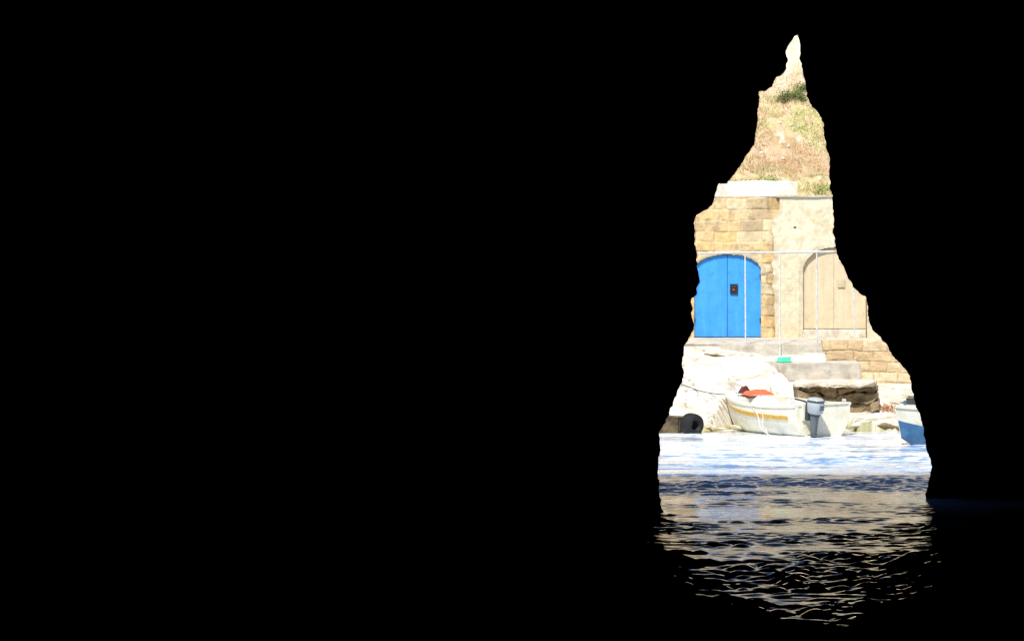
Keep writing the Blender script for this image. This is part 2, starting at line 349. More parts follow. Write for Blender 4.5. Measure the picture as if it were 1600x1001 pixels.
# ---------- BLOCK WALLS ----------
def blocks(X,Z,rowh,bw,seed,joint=.018,offs=.012,wobble=.05,ws=2):
    r=np.random.default_rng(seed); z0,z1=Z.min(),Z.max(); x0,x1=X.min(),X.max()
    zb=[z0-.01]
    while zb[-1]<z1: zb.append(zb[-1]+r.uniform(*rowh))
    zb=np.array(zb)
    wob=(fbm(X*ws,Z*ws,seed%8)-.5)*wobble; Zw=Z+wob; Xw=X+(fbm(X*ws+7,Z*ws,seed%7)-.5)*wobble
    ri=np.clip(np.searchsorted(zb,Zw)-1,0,len(zb)-2)
    dz=np.minimum(Zw-zb[ri],zb[ri+1]-Zw)
    dx=np.zeros_like(X); bo=np.zeros_like(X); tone=np.zeros_like(X)
    for k in range(len(zb)-1):
        xb=[x0-r.uniform(.05,bw[1])]
        while xb[-1]<x1+.1: xb.append(xb[-1]+r.uniform(*bw))
        xb=np.array(xb); m=ri==k; bi=np.clip(np.searchsorted(xb,Xw[m])-1,0,len(xb)-2)
        dx[m]=np.minimum(Xw[m]-xb[bi],xb[bi+1]-Xw[m])
        to=r.random(len(xb)); of=r.normal(0,offs,len(xb)); tone[m]=to[bi]; bo[m]=of[bi]
    d=np.minimum(dx,dz)+(fbm(X*9,Z*9,3)-.5)*.03
    return d,tone,bo
def arch_in(X,Z,a,grow=0):
    x0,x1,zs,zt=a; xc=(x0+x1)/2; hw=(x1-x0)/2+grow
    t=np.clip(1-((X-xc)/hw)**2,0,None)
    return (np.abs(X-xc)<hw)&(Z<zs+(zt-zs+grow)*np.sqrt(t))
def arch_z(x,a):
    x0,x1,zs,zt=a; xc=(x0+x1)/2; hw=(x1-x0)/2
    return zs+(zt-zs)*math.sqrt(max(0,1-((x-xc)/hw)**2))
def reveal(a,zb,y0,y1,col):
    x0,x1,zs,zt=a; path=[(x0,zb),(x0,zs)]+[( (x0+x1)/2-(x1-x0)/2*math.cos(t),zs+(zt-zs)*math.sin(t)) for t in np.linspace(0.02,math.pi-.02,60)]+[(x1,zs),(x1,zb)]
    V=[];Fc=[];Cc=[]
    for i,(x,z) in enumerate(path):
        V+=[(x,y0,z),(x,y1,z)]; Cc+=[col,np.array(col)*.8]
        if i: Fc.append((2*i-2,2*i,2*i+1,2*i-1))
    return V,Fc,Cc
PZ=sz(527)
TOP=sz(308)
archB=(sx(1084),sx(1190),sz(424),sz(397))
archC=(sx(1254),sx(1353),sz(424),sz(387))
xsplit=sx(1208)
def split_x(Z):
    return sx(1207)+.19*sm(sz(350),sz(325),Z)+.06*sm(sz(430),sz(520),Z)+(fbm(Z*3,Z*0+2,4)-.5)*.16
dx_=.022
xs=np.arange(sx(1020)-3,sx(1225),dx_); zs_=np.arange(PZ-.3,TOP+dx_,dx_); X,Z=np.meshgrid(xs,zs_,indexing='ij')
d,tone,bo=blocks(X,Z,(.28,.38),(.38,.85),3,offs=.008,wobble=.10)
jm=sm(.0,.03,d)
Yw=60+(1-jm)*.017-bo-(fbm(X*7,Z*7,1)-.5)*.03
och=np.array([.72,.51,.25]); pale=np.array([.76,.61,.37]); orange=np.array([.78,.48,.18]); gy_=np.array([.55,.42,.26])
c=mix(och,pale,sm(.35,.6,tone)); c=mix(c,orange,sm(.68,.74,tone)*.75); c=mix(c,gy_,(1-sm(.08,.14,tone))*.7)
c=mix(c,np.array([.76,.65,.46]),(1-jm)*.5*sm(.4,.55,fbm(X*2,Z*2,7))); c=mix(c,gy_*.8,(1-jm)*.35*(1-sm(.4,.55,fbm(X*2,Z*2,7))))
st=fbm(X*1.2,Z*2.2,5); c=mix(c,gy_*.78,sm(.5,.70,st)*.5)
c=mix(c,gy_*.6,sm(.61,.73,fbm(X*6,Z*6,2))*.45)
c=mix(c,c*1.1,sm(.5,.7,fbm(X*5,Z*5,6)))
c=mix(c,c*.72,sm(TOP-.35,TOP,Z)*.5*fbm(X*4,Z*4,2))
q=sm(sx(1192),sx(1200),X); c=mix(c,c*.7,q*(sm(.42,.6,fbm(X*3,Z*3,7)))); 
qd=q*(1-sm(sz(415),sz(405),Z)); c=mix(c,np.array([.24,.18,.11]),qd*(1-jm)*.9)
ring=arch_in(X,Z,archB,.11)&~arch_in(X,Z,archB,0)&(Z>archB[2]-.1)
c[ring]=c[ring]*.4+np.array([.50,.43,.31])*.6; Yw[ring]=60-.02+(fbm(X*5,Z*5,2)[ring]-.5)*.02
M_=~arch_in(X,Z,archB)
mask=M_[:-1,:-1]|M_[1:,1:]
bA=empty('boathouse',(sx(1137),60,PZ)); meta(bA,'ochre stone block boathouse with an arched blue door','boathouse')
def para(o,p):
    o.parent=p; o.matrix_parent_inverse=Matrix.LocRotScale(p.location,p.rotation_euler,None).inverted(); return o
P=np.stack([X,Yw,Z],-1)
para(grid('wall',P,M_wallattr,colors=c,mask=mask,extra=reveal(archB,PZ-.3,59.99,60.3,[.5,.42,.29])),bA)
def boxmesh(name,x0,x1,y0,y1,z0,z1,m,parent=None,bev=0,label=None):
    bm=bmesh.new(); bmesh.ops.create_cube(bm,size=1)
    for v in bm.verts: v.co=Vector(((x0+x1)/2+v.co.x*(x1-x0),(y0+y1)/2+v.co.y*(y1-y0),(z0+z1)/2+v.co.z*(z1-z0)))
    if bev: bmesh.ops.bevel(bm,geom=bm.edges[:],offset=bev,segments=2,affect='EDGES')
    o=from_bm(name,bm,m)
    if parent is not None: para(o,parent)
    return o
def shell(x0,x1,parent,m):
    boxmesh('roof',x0,x1,60.06,62.3,TOP-.16,TOP-.02,m,parent)
    boxmesh('rear_wall',x0+.05,x1-.05,61.9,62.2,PZ-.3,TOP-.17,m,parent)
    boxmesh('side_wall',x0,x0+.2,60.45,61.88,PZ-.3,TOP-.17,m,parent)
shell(sx(1020)-3,xsplit-.02,bA,M_conc)
xs=np.arange(sx(1195),sx(1560),dx_); X,Z=np.meshgrid(xs,zs_,indexing='ij')
edge=split_x(Z)
n1=fbm(X*1.5,Z*1.5,2); n2=fbm(X*4,Z*4,5,5,.6)
Yp=59.955-(fbm(X*2,Z*2,3)-.5)*.05-(n2-.5)*.03
cp=mix(np.array([.75,.66,.46]),np.array([.80,.72,.53]),sm(.35,.65,n1)); cp=mix(cp,np.array([.68,.54,.32]),sm(.54,.70,n2)*.55)
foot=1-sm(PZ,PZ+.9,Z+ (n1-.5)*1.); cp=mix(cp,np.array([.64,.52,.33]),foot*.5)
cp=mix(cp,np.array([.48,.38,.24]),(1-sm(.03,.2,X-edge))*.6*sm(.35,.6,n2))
streak=sm(.55,.7,fbm(X*6,Z*.9,6)); cp=mix(cp,cp*.86,streak*.45)
for (u,v,r_) in [(1242,356,.035)]:
    dd=np.hypot(X-sx(u),(Z-sz(v)))+ (n2-.5)*.08; hm=1-sm(r_*.6,r_,dd); Yp+=hm*.06; cp=mix(cp,np.array([.35,.27,.18]),hm)
d,tone,bo=blocks(X,Z,(.3,.36),(.45,.8),9); ex=sm(.58,.68,fbm(X*1.1+3,Z*1.1,6)); cp=mix(cp,cp*.8,ex*(1-sm(0,.02,d))*.7); Yp+=ex*(1-sm(0,.02,d))*.008
ring=arch_in(X,Z,archC,.10)&~arch_in(X,Z,archC,0)
cp[ring]=cp[ring]*.6+np.array([.58,.48,.33])*.4
lip=arch_in(X,Z,archC,.12)&~arch_in(X,Z,archC,.10); cp[lip]*=.84
Mk=(X>edge)&~arch_in(X,Z,archC); mask=Mk[:-1,:-1]&Mk[1:,1:]|(Mk[:-1,:-1]&(X[:-1,:-1]>edge[:-1,:-1]+.05))
bB=empty('boathouse',(sx(1304),60,PZ)); meta(bB,'cream plastered boathouse with an arched beige door','boathouse')
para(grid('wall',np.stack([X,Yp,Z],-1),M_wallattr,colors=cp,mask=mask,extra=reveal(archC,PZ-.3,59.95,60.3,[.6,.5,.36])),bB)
shell(xsplit+.02,sx(1560),bB,M_conc)
boxmesh('coping',sx(1212),sx(1560),59.9,60.25,TOP-.015,TOP+.04,M_conc,bB,.01)
xs=np.arange(sx(1040),sx(1250),.03); zs2=np.linspace(0,1,22); X,T=np.meshgrid(xs,zs2,indexing='ij')
topz=sz(280)+(fbm(xs*1.5,xs*0,3)-.5)*.16-.10*sm(sx(1140),sx(1120),xs); Z=TOP-.02+T*(topz[:,None]-TOP)
cw=mix(np.array([.84,.81,.73]),np.array([.70,.62,.47]),sm(.5,.68,fbm(X*3,Z*3,4))*.7)
Yv=60.42-(fbm(X*4,Z*4,2)-.5)*.04
front=np.stack([X,Yv,Z],-1); back=front[:,::-1].copy(); back[...,1]=60.75; PP=np.concatenate([front,back],1); CC=np.concatenate([cw,cw],1)
pw=grid('parapet_wall',PP,M_wallattr,colors=CC); meta(pw,'whitewashed rough parapet wall on the boathouse roof','wall')
# doors
def door(parent,a,zb,y,colr,matr,nbd,label,grv=.012,seed=1,dirt=(.3,.25,.2),line=.5,gap=.006):
    x0,x1,zs,zt=a; xc=(x0+x1)/2
    D=empty('door',(xc,y,zb))
    D.parent=parent; D.matrix_parent_inverse=Matrix.LocRotScale(parent.location,parent.rotation_euler,None).inverted()
    D["label"]=label
    for s,(xa,xb) in enumerate([(x0-.0,xc-gap),(xc+gap,x1)]):
        xs=np.linspace(xa,xb,70); ts=np.linspace(0,1,90); X,T=np.meshgrid(xs,ts,indexing='ij')
        top=np.array([arch_z(min(max(x,x0),x1),a) for x in xs])-.012
        Z=zb+T*(top[:,None]-zb)
        bwid=(xb-xa)/nbd; fr=((X-xa)/bwid)%1; e=np.minimum(fr,1-fr)*bwid
        Yd=y+(1-sm(.0,.014,e))*grv+(fbm(X*3,Z*1,seed)-.5)*.008
        c=np.ones(X.shape+(3,))*np.array(colr)
        c=mix(c,np.array(colr)*.5,(1-sm(.0,.012,e))*line)
        c=mix(c,np.array(dirt),(1-sm(zb,zb+.35,Z+(fbm(X*5,Z*5,2)-.5)*.4))*.3)
        c=mix(c,np.minimum(np.array(colr)*1.15+.02,.9),sm(.5,.7,fbm(X*9,Z*1.3,seed+2))*.4)
        c=mix(c,np.array(dirt),sm(.68,.76,fbm(X*5,Z*5,seed+3))*.45)
        fr_=np.stack([X,Yd,Z],-1); bk=fr_[:,::-1].copy(); bk[...,1]=y+.06
        o=grid('leaf',np.concatenate([fr_,bk],1),matr,colors=np.concatenate([c,c],1))
        o.parent=D; o.matrix_parent_inverse=(Matrix.Translation(D.location)).inverted()
    return D
def child(o,D): o.parent=D; o.matrix_parent_inverse=Matrix.Translation(D.location).inverted(); return o
DB=door(bA,archB,PZ+.02,60.07,(.055,.34,.88),M_blue,2,'bright blue arched wooden double door',grv=.004,dirt=(.06,.22,.5),line=.35)
xm=sx(1147); zm=sz(451.5)
child(boxmesh('latch_plate',xm-.115,xm+.115,60.02,60.055,zm-.15,zm+.15,M_iron,bev=.006),DB)
bm=bmesh.new(); bmesh.ops.create_cone(bm,cap_ends=True,segments=20,radius1=.03,radius2=.024,depth=.03,matrix=Matrix.Translation((xm-.01,60.005,zm-.02))@Matrix.Rotation(math.pi/2,4,'X'))
child(from_bm('latch_knob',bm,M_pink),DB)
child(boxmesh('latch_bolt',xm-.04,xm+.05,60.0,60.02,zm+.06,zm+.08,M_leg,bev=.004),DB)
for z in (PZ+.45,PZ+1.75):
    child(boxmesh('hinge',archB[0]+.0,archB[0]+.05,60.03,60.06,z,z+.14,M_iron,bev=.004),DB)
    child(boxmesh('hinge',archB[1]-.05,archB[1]-.0,60.03,60.06,z,z+.14,M_iron,bev=.004),DB)
DC=door(bB,archC,sz(513),60.07,(.68,.56,.37),M_beige,3,'beige painted arched double door',grv=.002,dirt=(.55,.43,.26),seed=4,line=.15,gap=.003)
xm=sx(1315); zm=sz(443)
child(boxmesh('hatch',xm-.11,xm+.11,60.03,60.06,zm-.12,zm+.12,mat('hatch_paint',(.65,.53,.35),rough=.7),bev=.01),DC)
boxmesh('threshold',archC[0]+.01,archC[1]-.01,59.9,60.4,PZ-.1,sz(514),M_stone,bB,.02)

# ---------- QUAY, STEPS ----------
def prism(name,pts,z0,ztop,m,label,cat,bev=.025,seed=1,amp=.03):
    bm=bmesh.new(); lo=[bm.verts.new((x,y,z0)) for x,y in pts]; hi=[bm.verts.new((x,y,ztop(x,y))) for x,y in pts]
    n=len(pts); bm.faces.new(lo[::-1]); bm.faces.new(hi)
    for i in range(n): bm.faces.new((lo[i],lo[(i+1)%n],hi[(i+1)%n],hi[i]))
    bmesh.ops.bevel(bm,geom=bm.edges[:],offset=bev,segments=2,affect='EDGES')
    bmesh.ops.triangulate(bm,faces=bm.faces[:]); 
    for _ in range(5):
        ee=[e for e in bm.edges if e.calc_length()>.14]
        if not ee: break
        bmesh.ops.subdivide_edges(bm,edges=ee,cuts=1)
        bmesh.ops.triangulate(bm,faces=[f for f in bm.faces if len(f.verts)>3])
    for v in bm.verts:
        x,y,z=v.co; v.co.y+=(float(fbm(x*3+seed,z*5+y,2))-.5)*amp*2; v.co.z+=(float(fbm(x*3,y*3+seed,3))-.5)*amp
    o=from_bm(name,bm,m); meta(o,label,cat); return o
prism('quay',[(sx(1040,57)-4,57.9),(sx(1100,57.6),57.5),(sx(1165,57),57.0),(sx(1286,57),57.0),(8.87,57.3),(16,57.35),(16,60.6),(sx(1040)-4,60.6)],1.5,lambda x,y: PZ-.01-(60-y)*.06,M_conc,'worn concrete quay along the front of the boathouses','quay',seed=3,amp=.02)
prism('concrete_step',[(sx(1172,57),56.95),(sx(1232,55.4),55.3),(sx(1342,55.7),55.4),(sx(1342,56.6),56.9)],1.2,lambda x,y: 1.70+(y-55.3)*.04,M_conc,'broad grey concrete step below the quay','step',seed=5,amp=.02)
prism('stone_block',[(sx(1256,56.2),56.15),(sx(1290,56.2),56.15),(sx(1290,56.6),56.8),(sx(1258,56.6),56.8)],1.70,lambda x,y: 1.97,M_pale,'small pale stepping block on the concrete step','block',bev=.03,seed=8)
prism('rock_slab',[(sx(1236,54.6),54.5),(sx(1262,54.4),54.2),(sx(1290,54.4),54.05),(sx(1318,54.3),54.25),(sx(1340,54.3),54.1),(sx(1366,54.3),54.25),(sx(1374,55),55.4),(sx(1240,55.4),55.45)],1.10,lambda x,y: 1.19+(y-54.2)*.06+.04*math.sin(x*4),M_stone,'pale flat stone slab capping the brown ledge','rock',bev=.035,seed=9,amp=.13)
def rockwall(name,x0,x1,y,z0,z1,rowh,bw,seed,base,label,cat,kind=None,amp=.1,ragged=.0,slope=0,dz=.02,thick=.8,wobble=.05,ws=2,rough=0):
    xs=np.arange(x0,x1,.022); ts=np.linspace(0,1,int((z1-z0)/.022)+2); X,T=np.meshgrid(xs,ts,indexing='ij')
    zt=z1+(fbm(xs*2,xs*0,seed)-.5)*ragged-slope*(xs-x0)
    Z=z0+T*(zt[:,None]-z0); d,tone,bo=blocks(X,Z,rowh,bw,seed,offs=amp*.3,wobble=wobble,ws=ws)
    jm=sm(0,.035,d+rough*(fbm(X*6,Z*6,4)-.45)); Yv=y+(1-jm)*amp-bo-(fbm(X*5,Z*5,2)-.5)*amp*(.5+rough*12)-(fbm(X*1.3,Z*2,6)-.5)*rough*6+T*amp
    c=mix(np.array(base[0]),np.array(base[1]),sm(.3,.7,tone)); c=mix(c,np.array(base[2]),sm(.5,.7,fbm(X*2.5,Z*5,5))*.7); c=mix(c,np.array(base[3]),(1-jm)*.8)
    fr=np.stack([X,Yv,Z],-1); bk=fr[:,-1:].copy(); bk[...,1]=y+thick; bk2=bk.copy(); bk2[...,2]=z0
    PP=np.concatenate([fr,bk,bk2],1); CC=np.concatenate([c,c[:,-1:],c[:,-1:]],1)
    A=PP[:1].copy(); A[...,1]=np.maximum(A[...,1],y+thick); E=PP[-1:].copy(); E[...,1]=np.maximum(E[...,1],y+thick)
    PP=np.concatenate([A,PP,E],0); CC=np.concatenate([CC[:1],CC,CC[-1:]],0)
    o=grid(name,PP,M_wallattr,colors=CC,smooth=False); meta(o,label,cat,kind); return o
rockwall('rock_ledge',sx(1246,54.4),sx(1374,54.4),54.35,.30,1.12,(.14,.34),(1.0,2.6),5,([.24,.175,.10],[.32,.24,.14],[.12,.09,.05],[.11,.085,.052]),'weathered brown layered rock ledge on the shore','rock',amp=.13,ragged=.10,thick=1.1,wobble=.45,ws=1.1,rough=.09)
rockwall('retaining_wall',8.87,16,57.02,.8,PZ-.05,(.26,.38),(.38,.85),6,([.68,.50,.28],[.76,.62,.40],[.56,.40,.22],[.52,.40,.25]),'ochre stone block retaining wall below the quay','wall',amp=.024,thick=.3,wobble=.14,rough=.02)
prism('stone_block',[(sx(1010,51.6),51.4),(sx(1062,51.6),51.45),(sx(1064,51.8),51.7),(sx(1096,51.8),51.75),(sx(1096,51.8),52.5),(sx(1015,51.6),52.5)],-.6,lambda x,y:.40,M_wetstone,'rough dark stone block standing at the water edge','block',bev=.05,seed=4,amp=.08)
for i,(u,v,y,s) in enumerate([(1118,550,56.8,.2),(1108,549,56.9,.12),(1345,662,52.2,.26),(1385,663,52.2,.26),(1410,664,52.1,.2),(1110,666,52.0,.10),(1128,668,51.9,.12),(1150,666,52.2,.16),(1400,628,54.8,.12),(1412,618,55.2,.1),(1420,634,54.2,.12)]):
    x,yy,z=S(u,v,y); brown=i in (3,)
    rock('rock',(x,yy,z-.02),(s*1.4,s,s*.35),i+5,M_brownstone if brown else M_stone,('mossy brown' if brown else 'pale weathered')+' rock lying on the limestone shore',group='rocks along the shore')

# ---------- TYRE ----------
tx,ty,tz=S(1081,663,51.35)
T=empty('tyre',(tx,ty,tz)); T.rotation_euler=(.1,0,.62); meta(T,'old black rubber tyre standing at the water edge','tyre')
bm=bmesh.new(); prof=[(.125,-.13),(.17,-.18),(.23,-.185),(.275,-.15),(.29,-.08),(.29,.08),(.275,.15),(.23,.185),(.17,.18),(.125,.13),(.12,.10),(.15,.08),(.22,.07),(.24,0),(.22,-.07),(.15,-.08),(.12,-.10)]
n=48; Rg=[]
for i in range(n):
    a_=2*math.pi*i/n; k=1+(.012 if i%2 else 0)
    Rg.append([bm.verts.new((r_*(k if r_>.27 else 1)*math.cos(a_),y_,r_*(k if r_>.27 else 1)*math.sin(a_))) for r_,y_ in prof])
for i in range(n):
    for j in range(len(prof)): bm.faces.new((Rg[i][j],Rg[(i+1)%n][j],Rg[(i+1)%n][(j+1)%len(prof)],Rg[i][(j+1)%len(prof)]))
from_bm('tread',bm,M_black,T)
bm=bmesh.new(); n=32
Rg=[[bm.verts.new((r_*math.cos(6.2832*i/n),y_,r_*math.sin(6.2832*i/n))) for r_,y_ in [(.127,-.128),(.115,-.11),(.115,.11),(.127,.128)]] for i in range(n)]
for i in range(n):
    for j in range(3): bm.faces.new((Rg[i][j],Rg[(i+1)%n][j],Rg[(i+1)%n][j+1],Rg[i][j+1]))
from_bm('bead',bm,M_iron,T)

# ---------- PIPE FRAME ----------
def tube(name,pts,r,m,parent=None,res=8):
    cu=bpy.data.curves.new(name,'CURVE'); cu.dimensions='3D'; sp=cu.splines.new('POLY'); sp.points.add(len(pts)-1)
    for p,q in zip(sp.points,pts): p.co=(*q,1)
    cu.bevel_depth=r; cu.bevel_resolution=3; cu.use_fill_caps=True
    ob=bpy.data.objects.new(name,cu); COL.objects.link(ob); dg=bpy.context.evaluated_depsgraph_get(); me=bpy.data.meshes.new_from_object(ob.evaluated_get(dg))
    COL.objects.unlink(ob); bpy.data.objects.remove(ob); me.name=name
    if not me.materials: me.materials.append(m)
    else: me.materials[0]=m
    me.polygons.foreach_set('use_smooth',[True]*len(me.polygons))
    o=bpy.data.objects.new(name,me); return link(o,parent)
FR=empty('pipe_frame',(sx(1219,57),57.2,2.2)); meta(FR,'tall thin galvanised pipe frame standing on the quay','frame')
ztop=sz(393.5,57.2)
def chl(o,p): o.parent=p; o.matrix_parent_inverse=Matrix.LocRotScale(p.location,p.rotation_euler,None).inverted(); return o
chl(tube('rail',[(sx(1060,57.2),57.2,ztop-.06),(sx(1150,57.2),57.2,ztop-.015),(sx(1219,57.2),57.2,ztop-.02),(sx(1277,57.2),57.2,ztop+.0),(sx(1400,57.2),57.2,ztop+.03)],.032,M_pipe),FR)
for u,y,zb in [(1165,57.2,2.2),(1219,56.9,1.75),(1277,57.2,2.2),(1335,57.2,2.2)]:
    chl(tube('post',[(sx(u,y),y,zb-.05),(sx(u-.8,57.2),57.2,ztop-.01)],.021,M_pipe),FR)
    chl(boxmesh('base_plate',sx(u,y)-.06,sx(u,y)+.06,y-.06,y+.06,zb-.02,zb+.02,M_pipe,bev=.004),FR)

# ---------- GREEN TUB ----------
gx0,gy0,gz0=S(1225,566,55.95); gz0=1.735
G=empty('plastic_tub',(gx0,gy0,gz0)); G.rotation_euler=(0,0,.2); meta(G,'small upturned green plastic tub on the concrete step','tub')
bm=bmesh.new(); secs=[(.205,.13,0),(.215,.14,.01),(.205,.13,.02),(.19,.12,.04),(.17,.105,.12),(.16,.095,.14),(.14,.08,.145)]
Rg=[]
for a_,b2,z in secs: Rg.append([bm.verts.new((a_*math.copysign(abs(math.cos(t))**.6,math.cos(t)),b2*math.copysign(abs(math.sin(t))**.6,math.sin(t)),z)) for t in np.linspace(0,2*math.pi,33)[:-1]])
for i in range(len(Rg)-1):
    for j in range(32): bm.faces.new((Rg[i][j],Rg[i][(j+1)%32],Rg[i+1][(j+1)%32],Rg[i+1][j]))
bm.faces.new(Rg[-1]); from_bm('tub_body',bm,M_green,G)
tube('handle',[(-.2,0,.02),(-.25,0,.04),(-.25,0,.08),(-.19,0,.09)],.008,M_green,G); tube('handle',[(.2,0,.02),(.25,0,.04),(.25,0,.08),(.19,0,.09)],.008,M_green,G)

# ---------- BOATS ----------
def hull_fn(L,W,s0,s1,smid,tw=.86,keel=-.22,bow_rake=.35):
    def b(t): return W/2*np.clip((tw+(1-tw)*math.sin(min(t/.45,1)*math.pi/2))*(1-max(0,(t-.42)/.58)**2.3),.015,2)
    def s(t): return s0*(1-t)**2+2*(smid)*t*(1-t)*.98+s1*t**2
    def k(t): return keel+ (abs(keel)+.15)*max(0,(t-.75)/.25)**2
    def pt(t,side,u,ins=0):
        bb=max(b(t)-ins,.004); S_=s(t); K=k(t)+ins
        y=bb*(1-(1-u)**2.2)**.78; z=K+(S_-K)*u**1.3
        x=t*L+ bow_rake*(z/max(s1,.01))*max(0,(t-.55)/.45)**2
        return Vector((x-ins*(t>.9)*1.0,side*y,z))
    return b,s,k,pt
def make_hull(root,L,W,s0,s1,smid,mh,mi,mlow=None,**kw):
    b,s,k,pt=hull_fn(L,W,s0,s1,smid,**kw)
    n=28; us=np.linspace(0,1,12); bm=bmesh.new(); outs=[]
    for i in range(n+1):
        t=i/n; ring=[pt(t,-1,u) for u in us[::-1]]+[pt(t,1,u) for u in us[1:]]
        outs.append([bm.verts.new(p) for p in ring])
    for i in range(n):
        for j in range(len(outs[0])-1): bm.faces.new((outs[i][j],outs[i][j+1],outs[i+1][j+1],outs[i+1][j]))
    bm.faces.new(outs[0]); bm.faces.new(outs[-1][::-1])
    o=from_bm('hull',bm,mh,root,smooth=False)
    for p in o.data.polygons: p.use_smooth=len(p.vertices)==4
    if mlow:
        o.data.materials.append(mlow)
        for p in o.data.polygons:
            if len(p.vertices)!=4: continue
            j=p.index%22; ui=10-j if j<11 else j-11
            if ui<=6: p.material_index=1
    bm=bmesh.new(); ins=[]
    for i in range(n+1):
        t=i/n; t2=min(max(t,.015),.97); ring=[pt(t2,-1,u,.05) for u in us[::-1]]+[pt(t2,1,u,.05) for u in us[1:]]
        for p in ring: p.z=max(p.z,.02)
        ring[0].z=s(t2)+.002; ring[-1].z=s(t2)+.002
        ins.append([bm.verts.new(p) for p in ring])
    for i in range(n):
        for j in range(len(ins[0])-1): bm.faces.new((ins[i][j],ins[i][j+1],ins[i+1][j+1],ins[i+1][j]))
    bm.faces.new(ins[0])
    from_bm('inner_lining',bm,mi,root,smooth=False)
    for side in (-1,1):
        bm=bmesh.new(); rr=[]
        for i in range(n+1):
            t=i/n; p=pt(t,side,1)
            rr.append([bm.verts.new(p+Vector((0,side*dy,dz))) for dy,dz in ((.03,-.045),(.035,.012),(.02,.028),(-.055,.028),(-.06,.004))])
        for i in range(n):
            for j in range(5): bm.faces.new((rr[i][j],rr[i][(j+1)%5],rr[i+1][(j+1)%5],rr[i+1][j]))
        bm.faces.new(rr[0]); bm.faces.new(rr[-1][::-1])
        from_bm('gunwale',bm,mh,root)
    return b,s,k,pt
BT=empty('motorboat',(S(1287,0,50.0)[0],50.0,0.0)); BT.rotation_euler=(math.radians(-1.5),0,math.radians(117))
meta(BT,'small cream open boat with ochre band and outboard motor','boat')
L1,W1=4.1,1.96
b,s,k,pt=make_hull(BT,L1,W1,.80,1.0,.70,M_white,M_inner,tw=.85)
for side in (-1,1):
    bm=bmesh.new(); rr=[]
    for i in range(31):
        t=.08+i/30*.86
        w_=.35+.65*min(1,(1-i/30)*2.0); c0=.90-.10*(1-i/30)
        p0=pt(t,side,c0); p1=pt(t,side,c0-.085*w_); o_=Vector((0,side*.018,0)); 
        rr.append([bm.verts.new(p) for p in (p0-o_*.2,p0+o_,p1+o_,p1-o_*.2)])
    for i in range(30):
        for j in range(4): bm.faces.new((rr[i][j],rr[i][(j+1)%4],rr[i+1][(j+1)%4],rr[i+1][j]))
    bm.faces.new(rr[0]); bm.faces.new(rr[-1][::-1])
    from_bm('rubbing_band',bm,M_yellow,BT)
def lbox(name,x0,x1,y0,y1,z0,z1,m,parent,bev=.01):
    bm=bmesh.new(); bmesh.ops.create_cube(bm,size=1)
    for v in bm.verts: v.co=Vector(((x0+x1)/2+v.co.x*(x1-x0),(y0+y1)/2+v.co.y*(y1-y0),(z0+z1)/2+v.co.z*(z1-z0)))
    if bev: bmesh.ops.bevel(bm,geom=bm.edges[:],offset=bev,segments=2,affect='EDGES')
    return from_bm(name,bm,m,parent)
lbox('seat',.35,.65,-.74,.74,.46,.5,M_inner,BT); lbox('seat',1.5,1.8,-.80,.80,.48,.52,M_inner,BT)
bm=bmesh.new(); rr=[]
for t in np.linspace(.66,.96,14):
    e=pt(t,1,1,.03).y; x=pt(t,1,1).x; z=s(t)-.01
    rr.append([bm.verts.new((x,e*q_,z+.06*(1-q_*q_))) for q_ in np.linspace(-1,1,9)])
for i in range(len(rr)-1):
    for j in range(8): bm.faces.new((rr[i][j],rr[i][j+1],rr[i+1][j+1],rr[i+1][j]))
x=rr[0][0].co.x; lowv=[bm.verts.new((x,v.co.y*.95,.5)) for v in rr[0]]
for j in range(8): bm.faces.new((rr[0][j],rr[0][j+1],lowv[j+1],lowv[j]))
from_bm('foredeck',bm,M_white,BT)
lbox('transom_cap',-.03,.07,-.77,.77,.775,.825,M_white,BT,.015)
MY=.46
lbox('motor_pad',-.05,-.002,MY-.2,MY+.2,.42,.83,M_white,BT,.01)
for side in (-1,1): lbox('cleat',.12,.26,side*.79-.02,side*.79+.02,.82,.90,M_pipe,BT,.008)
tube('bow_rail',[(3.2,-.42,.96),(3.3,-.38,1.12),(3.95,-.05,1.18),(3.95,.05,1.18),(3.3,.38,1.12),(3.2,.42,.96)],.012,M_pipe,BT)
OB=bpy.data.objects.new('outboard_motor',None); OB.location=(-.16,MY,.0); OB.rotation_euler=(0,math.radians(-6),math.radians(12)); link(OB,BT)
def loft(name,secs,m,parent,n=24,p=.7,cap=True):
    bm=bmesh.new(); Rg=[]
    for cx,cy,z,rx,ry in secs:
        Rg.append([bm.verts.new((cx+rx*math.copysign(abs(math.cos(t))**p,math.cos(t)),cy+ry*math.copysign(abs(math.sin(t))**p,math.sin(t)),z)) for t in np.linspace(0,2*math.pi,n+1)[:-1]])
    for i in range(len(Rg)-1):
        for j in range(n): bm.faces.new((Rg[i][j],Rg[i][(j+1)%n],Rg[i+1][(j+1)%n],Rg[i+1][j]))
    if cap: bm.faces.new(Rg[0][::-1]); bm.faces.new(Rg[-1])
    return from_bm(name,bm,m,parent,smooth=True)
loft('cowl',[(-.05,0,.60,.15,.12),(-.05,0,.64,.19,.16),(-.05,0,.84,.21,.175),(-.05,0,.95,.20,.165),(-.04,0,.995,.16,.13),(-.03,0,1.01,.09,.08)],M_cowl,OB)
loft('cowl_band',[(-.05,0,.90,.212,.176),(-.05,0,.905,.215,.18),(-.05,0,.935,.209,.174),(-.05,0,.94,.205,.17)],M_dark,OB)
loft('leg',[(-.04,0,.61,.15,.11),(-.03,0,.50,.11,.09),(-.03,0,.3,.09,.07),(-.03,0,.1,.08,.06),(-.05,0,-.1,.08,.03),(-.05,0,-.4,.07,.02)],M_leg,OB)
lbox('cavitation_plate',-.24,.08,-.11,.11,.06,.075,M_leg,OB,.004)
